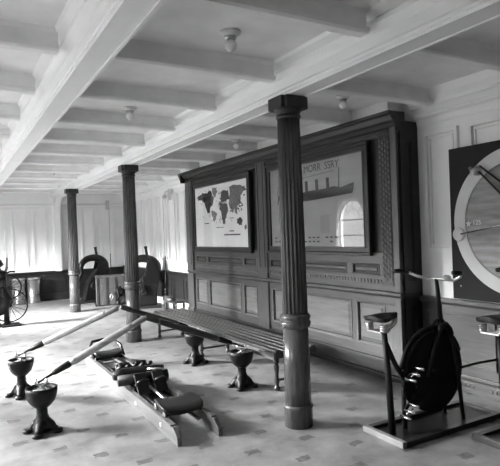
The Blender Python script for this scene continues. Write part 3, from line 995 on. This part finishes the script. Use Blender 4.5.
# ------------------------------------------------------------ exercise bicycles
def bicycle(loc, label):
    b = thing('exercise_bicycle', label, 'exercise bicycle', loc, 0, 'exercise bicycles on floor frames')
    # local origin: below the saddle, X to the front
    fr = MB()
    fr.box((-.06, -.21, 0), (-.02, .20, .045))
    fr.build('front_board', M['lightwood'], b, .003, label='pale end board of the floor frame')
    fr = MB()
    fr.box((-.02, -.21, 0), (1.02, -.16, .04)).box((-.02, .15, 0), (1.02, .20, .04)).box((.98, -.16, 0), (1.02, .15, .04))
    fr.build('floor_frame', M['wood_dark'], b, .003)
    MB().box((-.02, -.16, .004), (.98, .15, .02)).build('base_plate', M['iron'], b)
    MB().tube([(.05, 0, .02), (0.025, 0, .5), (.0, 0, .80)], [.027, .024, .020], 12).build('seat_post', M['iron'], b)
    # saddle
    n = 12
    sdl = MB()
    out = [(-.12, .0), (-.125, .06), (-.10, .11), (-.04, .105), (.02, .065), (.07, .035), (.12, .026), (.135, 0), (.12, -.026), (.07, -.035), (.02, -.065), (-.04, -.105), (-.10, -.11), (-.125, -.06)]
    vs = [(x, y, .915 - .018 * (abs(y) / .095)) for x, y in out] + [(x * .96, y * .95, .868) for x, y in out] + [(-.04, 0, .922)]
    m_ = len(out)
    fs = [(i, (i + 1) % m_, m_ + (i + 1) % m_, m_ + i) for i in range(m_)] + [(i, (i + 1) % m_, 2 * m_) for i in range(m_)] + [tuple(range(m_, 2 * m_))]
    sdl.add(vs, fs, True)
    sdl.build('saddle', M['leather'], b, .006, 2)
    sp_ = MB()
    for yy in (-.075, .075):
        pts = [(-.07 + .024 * math.cos(a), yy + .024 * math.sin(a), .80 + a * .0026) for a in [i * PI / 4 for i in range(25)]]
        sp_.tube(pts, .008, 6)
        sp_.tube([(-.08, yy, .80), (.0, yy * .4, .785), (.10, yy * .2, .83), (.12, yy * .2, .868)], .010, 6)
    sp_.box((-.10, -.07, .79), (-.04, .07, .80)).box((-.02, -.025, .775), (.03, .025, .80))
    sp_.build('saddle_spring', M['steel'], b)
    f = MB()
    f.tube([(.0, 0, .72), (.10, 0, .52), (.22, 0, .36)], .020, 10)
    f.tube([(.22, 0, .36), (.38, 0, .42), (.50, 0, .62), (.585, 0, .80)], .018, 10)
    f.tube([(.21, .03, .02), (.205, .03, .20), (.20, .02, .50)], .018, 10)
    f.build('frame', M['iron'], b)
    f = MB()
    f.tube([(.60, 0, .78), (.585, 0, 1.0), (.572, 0, 1.13)], [.024, .017, .015], 12)
    f.build('stem', M['iron'], b)
    f = MB()
    for s in (-1, 1):
        f.tube([(.60, s * .02, .80), (.50, s * .055, .70), (.37, s * .06, .40)], .016, 10)
        f.tube([(.60, s * .02, .80), (.66, s * .055, .62), (.70, s * .07, .35), (.72, s * .09, .02)], .016, 10)
    f.tube([(.52, -.05, .72), (.56, -.05, .765), (.60, -.05, .775), (.64, -.05, .74), (.66, -.05, .69)], .022, 10)
    f.build('fork', M['iron'], b)
    # handlebar: crosses the bike, bent ends with grips
    MB().tube([(.575, .10, 1.125), (.572, 0, 1.13), (.575, -.16, 1.125)], .012, 10).tube([(.575, .10, 1.125), (.57, .20, 1.14), (.53, .25, 1.17)], .012, 10).tube([(.575, -.16, 1.125), (.60, -.20, 1.15), (.60, -.21, 1.17)], .012, 10).build('handlebar', M['steel'], b)
    MB().tube([(.53, .25, 1.17), (.46, .285, 1.185), (.41, .29, 1.185)], [.015, .020, .017], 10).build('grip', M['leather'], b)
    MB().tube([(.60, -.21, 1.17), (.58, -.215, 1.185), (.50, -.22, 1.19)], [.015, .020, .017], 10).build('grip', M['leather'], b)
    MB().lathe([(.028, 0), (.026, .015), (.012, .024), (.001, .026)], c=(.60, -.08, 1.135), n=14).build('bell', M['nickel'], b)
    # flywheel with rim and guard
    RY_ = Matrix.Translation((.49, 0, .42)) @ Matrix.Rotation(PI / 2, 4, 'X')
    MB().lathe([(.06, -.012), (.28, -.010), (.29, -.024), (.315, -.024), (.315, .024), (.29, .024), (.28, .010), (.06, .012)], n=48, M=RY_).build('flywheel', M['iron'], b)
    MB().lathe([(.015, -.05), (.028, -.04), (.028, .04), (.015, .05)], n=20, M=RY_).build('hub', M['iron2'], b)
    MB().tube([(.49 + .335 * math.cos(a), 0, .42 + .335 * math.sin(a)) for a in [math.radians(q) for q in range(20, 171, 10)]], .016, 8).build('mudguard', M['iron'], b)
    # crank and pedals
    RC = Matrix.Translation((.25, -.05, .34)) @ Matrix.Rotation(PI / 2, 4, 'X')
    MB().lathe([(.03, -.006), (.115, -.004), (.12, -.008), (.12, .008), (.115, .004), (.03, .006)], n=36, M=RC).build('chain_wheel', M['iron2'], b)
    c_ = MB()
    c_.bar((.25, -.08, .34), (.17, -.08, .47), .012, .024).bar((.25, .07, .34), (.33, .07, .22), .012, .024)
    c_.tube([(.25, -.09, .34), (.25, .08, .34)], .012, 10)
    c_.build('crank', M['iron'], b)
    for (x, y, z) in ((.16, -.13, .47), (.10, -.13, .21)):
        q = MB()
        for dx in (-.04, .0, .04):
            q.tube([(x + dx, y - .05, z + dx * .9), (x + dx, y + .05, z + dx * .9)], .011, 8)
        q.tube([(x - .035, y, z - .014), (x + .035, y, z + .014)], .006, 6)
        q.build('pedal', M['nickel'], b)
    MB().bar((.25, -.085, .34), (.10, -.085, .21), .012, .024).build('crank', M['iron'], b)
    return b
BK = (2.75, 2.90, 0)
bc = bicycle(BK, 'black exercise bicycle with handlebars standing clear before the screen corner')
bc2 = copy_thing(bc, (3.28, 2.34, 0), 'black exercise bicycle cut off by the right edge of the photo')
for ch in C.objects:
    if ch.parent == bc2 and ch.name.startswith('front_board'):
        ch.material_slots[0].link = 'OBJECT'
        ch.material_slots[0].material = M['wood_dark']  # shade on this copy's end board, put into its colour
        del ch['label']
# tensioning lever with ball, on the nearer wall side
MB().tube([(.72, -.03, .40), (.86, -.14, .45), (.97, -.24, .48)], .010, 8).build('tension_lever', M['iron'], bc)
MB().lathe([(.001, -.022), (.016, -.016), (.022, 0), (.016, .016), (.001, .022)], c=(.98, -.25, .485), n=16).build('lever_ball', M['ring'], bc)

# ------------------------------------------------------------ machine at left edge
lm = thing('wheel_machine', 'exercise machine with spoked wheel at the left edge of the photo', 'exercise machine', (0.86, 10.6, 0))
q = MB()
q.lathe([(.05, 0), (.06, .02), (.05, .05)], c=(0, 0, .03), n=16).box((-.10, -.20, 0), (.22, .20, .03))
q.build('base', M['iron2'], lm, .006)
MB().tube([(0, 0, .03), (-.01, 0, .5), (-.03, 0, .9)], [.05, .04, .035], 12).build('post', M['iron'], lm)
def spoked(cx, cz, r, y, name):
    w_ = MB()
    w_.tube([(cx + r * math.cos(a), y, cz + r * math.sin(a)) for a in [2 * PI * i / 32 for i in range(32)]], .013, 8, True)
    for i in range(8):
        a = PI * i / 8
        w_.tube([(cx - r * math.cos(a), y, cz - r * math.sin(a)), (cx + r * math.cos(a), y, cz + r * math.sin(a))], .005, 5)
    w_.tube([(cx, y - .05, cz), (cx, y + .05, cz)], .03, 12)
    w_.build(name, M['iron2'], lm)
spoked(.06, .36, .30, .06, 'spoked_wheel')
spoked(.03, .70, .22, -.07, 'small_wheel')
q = MB()
q.tube([(-.03, 0, .88), (-.10, 0, 1.02), (-.14, -.04, 1.10)], .035, 10).tube([(-.03, 0, .9), (.01, 0, 1.02), (.03, 0, 1.08)], .022, 10)
q.build('head', M['iron'], lm)
MB().tube([(-.16, -.06, 1.14), (-.10, -.10, 1.16), (-.06, -.1, 1.10)], [.05, .06, .04], 12).build('saddle', M['leather'], lm)
MB().tube([(.0, .0, .96), (.08, 0, .985), (.16, .0, .98)], .016, 8).build('handle', M['iron'], lm)
MB().tube([(-.06, .02, .25), (-.02, .02, .50), (-.08, .01, .72)], [.09, .11, .07], 12).build('gear_case', M['iron2'], lm)
MB().tube([(-.30, -.02, .05), (-.26, -.02, .40), (-.20, -.02, .80), (-.22, -.02, 1.05)], [.04, .07, .09, .05], 12).build('rear_post', M['iron2'], lm)
MB().tube([(-.24, .0, 1.02), (-.12, .0, 1.0), (-.02, .0, .96)], .05, 10).build('top_link', M['iron'], lm)
MB().prism([(.0, 1.0), (.03, 1.0), (.045, 1.24), (.02, 1.24)], 'y', -.03, -.005).build('pointer_plate', M['galv'], lm)
q = MB()
q.bar((-.28, 0, .5), (.0, 0, .62), .04, .04).bar((-.28, 0, .5), (-.12, 0, .03), .04, .04).bar((-.03, 0, .8), (.06, .02, .36), .035, .035).bar((-.28, 0, .52), (-.06, 0, .88), .035, .035)
q.box((-.30, -.15, 0), (-.08, .15, .03))
q.build('frame', M['iron2'], lm)
MB().lathe([(.03, -.04), (.10, -.03), (.10, .03), (.03, .04)], n=20, M=Matrix.Translation((-.1, .02, .3)) @ Matrix.Rotation(PI / 2, 4, 'X')).build('pulley', M['iron'], lm)

# ------------------------------------------------------------ bins
def bin_(loc, label):
    b = thing('metal_bin', label, 'bin', loc, 0, 'cylindrical metal bins against the back wall')
    MB().lathe([(.150, 0), (.155, .02), (.158, .60), (.150, .60), (.146, .03), (.001, .028)], n=32).build('drum', M['galv'], b)
    MB().tube([(.160 * math.cos(2 * PI * i / 32), .160 * math.sin(2 * PI * i / 32), .605) for i in range(32)], .010, 8, True).build('rim', M['steel'], b)
    return b
b1 = bin_((1.76, 14.02, 0), 'cylindrical metal bin, the right one of the two by the back wall')
copy_thing(b1, (1.42, 14.02, 0), 'cylindrical metal bin, the left one of the two, beside the spoked wheel')

# ------------------------------------------------------------ riding machines
def rider(loc, rz, label, name='riding_machine'):
    r = thing(name, label, 'exercise machine', loc, rz, 'saddle riding machines by the back wall')
    MB().box((-.40, -.26, 0), (.40, .26, .05)).build('base', M['wood_dark'], r, .008)
    q = MB()
    q.prism([(-.26, .05), (.30, .05), (.30, .50), (.24, .80), (.08, .78), (-.14, .50)], 'y', -.12, .12)
    q.build('housing', M['iron2'], r, .02)
    arcp = []
    for k in range(15):
        a = math.radians(205 - 190 * k / 14)
        arcp.append((.02 + .30 * math.cos(a), 0, .83 + .24 * math.sin(a)))
    arcp = [(-.34, 0, .48), (-.31, 0, .62)] + arcp + [(.36, 0, .70), (.44, 0, .52)]
    rr = [.03, .045] + [.055 + .05 * (k / 14) for k in range(15)] + [.07, .035]
    MB().tube(arcp, rr, 14).build('saddle', M['leather'], r)
    for s in (-1, 1):
        q = MB()
        q.prism([(.02, .58), (.10, .50), (.34, .48), (.38, .74), (.27, .97), (.12, 1.0)], 'y', s * .12, s * .145)
        q.build('side_flap', M['leather'], r, .01)
        q = MB()
        q.tube([(.02, s * .15, .72), (.03, s * .17, .40)], .010, 8)
        q.tube([(.03 - .05, s * .17, .31), (.03 - .045, s * .17, .37), (.03, s * .17, .40), (.075, s * .17, .37), (.08, s * .17, .31), (-.02, s * .17, .31)], .009, 8)
        q.build('stirrup', M['iron'], r)
    MB().tube([(.10, 0, 1.05), (.115, 0, 1.14), (.10, 0, 1.26), (.09, 0, 1.33)], [.05, .03, .028, .040], 12).build('pommel', M['iron'], r)
    q = MB()
    q.lathe([(.06, -.02), (.10, -.018), (.10, .018), (.06, .02)], n=20, M=Matrix.Translation((.0, -.15, .40)) @ Matrix.Rotation(PI / 2, 4, 'X'))
    q.build('drive_wheel', M['iron2'], r)
    return r
r1 = rider((3.00, 13.15, 0), .1, 'saddle riding machine behind the wooden crate, left of the middle column')
copy_thing(r1, (3.62, 11.2, 0), 'saddle riding machine right behind the middle column', -.35)
# bent hoop on top of the second
# machine crate between them
cr = thing('machine_crate', 'open dark wooden machine case with pale top edge between the far columns', 'machine case', (3.22, 12.35, 0), -.18)
q = MB()
q.box((-.32, -.24, .02), (.32, -.215, .64)).box((-.32, .215, .02), (.32, .24, .64)).box((-.32, -.215, .02), (-.295, .215, .64)).box((.295, -.215, .02), (.32, .215, .64)).box((-.295, -.215, .02), (.295, .215, .05))
q.build('case', M['crate'], cr, .004)
q = MB()
q.box((-.335, -.255, .64), (.335, -.20, .665)).box((-.335, .20, .64), (.335, .255, .665)).box((-.335, -.20, .64), (-.28, .20, .665)).box((.28, -.20, .64), (.335, .20, .665))
q.build('top_edge', M['rail'], cr, .003, label='paler top edge of the case')
for x in (-.30, -.10, .10, .29):
    MB().box((x - .02, -.252, .02), (x + .02, -.241, .64)).build('batten', M['slat'], cr)
MB().box((-.36, -.30, 0), (.36, .30, .02)).build('base', M['wood_dark'], cr)
q = MB()
q.tube([(.10, -.34, .10), (.16, -.36, .22), (.12, -.33, .34), (.20, -.30, .42)], .025, 8)
q.lathe([(.07, -.03), (.11, -.03), (.11, .03), (.07, .03)], n=18, M=Matrix.Translation((.16, -.32, .30)) @ Matrix.Rotation(PI / 2, 4, 'X'))
q.lathe([(.05, 0), (.06, .02), (.04, .12)], c=(.14, -.33, 0), n=12)
q.build('motor', M['iron2'], cr)
q = MB()
q.tube([(-.02, -.31, .12), (-.04, -.31, .20), (.0, -.31, .28), (.03, -.31, .20), (-.02, -.31, .12)], .014, 8)
q.build('stirrup', M['steel'], cr)

# ------------------------------------------------------------ wall pulley apparatus
def pulley(loc, rz, label):
    p = thing('wall_pulley', label, 'wall pulley', loc, rz, 'wall pulleys with hanging cords')
    # local: wall at y=0, facing -y, z from floor
    MB().box((-.05, -.02, 2.30), (.05, -.002, 2.55)).build('back_plate', M['ring'], p, .004)
    q = MB()
    q.tube([(0, -.02, 2.50), (0, -.09, 2.48), (0, -.12, 2.42)], .012, 8)
    q.lathe([(.03, -.012), (.045, -.012), (.04, 0), (.045, .012), (.03, .012)], n=18, M=Matrix.Translation((0, -.12, 2.37)) @ Matrix.Rotation(PI / 2, 4, 'Y'))
    q.build('pulley_wheel', M['steel'], p)
    MB().tube([(.0, -.16, 2.37), (.0, -.155, 1.3), (0, -.15, 1.10)], .005, 6).build('cord', M['rope'], p)
    q = MB()
    q.tube([(0, -.15, 1.12), (0, -.15, .02)], [.010, .014], 8)
    q.lathe([(.05, 0), (.055, .02), (.03, .03)], c=(0, -.15, 0), n=14)
    for z in (.20, .26, .32, .38):
        q.lathe([(.035, 0), (.040, .01), (.040, .04), (.035, .05)], c=(0, -.15, z), n=14)
    q.build('weight_rod', M['iron'], p)
    return p
p1 = pulley((3.70, YB - .06, 0), 0, 'wall pulley with hanging cord on the back wall between the far columns')
copy_thing(p1, (WR - .06, 10.6, 0), 'wall pulley with hanging cord on the right wall beside the screen end', PI / 2 * -1)

# small framed notices on the outer wall, seen mirrored in the drawing's glass
def notice(y, z, label):
    n = thing('framed_notice', label, 'framed notice', (WALL_X, y, z), 0, 'small framed notices on the window wall')
    q = MB()
    q.box((0, -.20, -.26), (.025, .20, -.23)).box((0, -.20, .23), (.025, .20, .26)).box((0, -.20, -.23), (.025, -.17, .23)).box((0, .17, -.23), (.025, .20, .23))
    q.build('frame', M['wood_dark'], n)
    MB().box((.002, -.17, -.23), (.010, .17, .23)).build('sheet', M['ink2'], n)
notice(9.95, 1.72, 'framed notice on the window wall, nearer to the viewer')
notice(12.1, 1.72, 'framed notice on the window wall beyond the arched window')
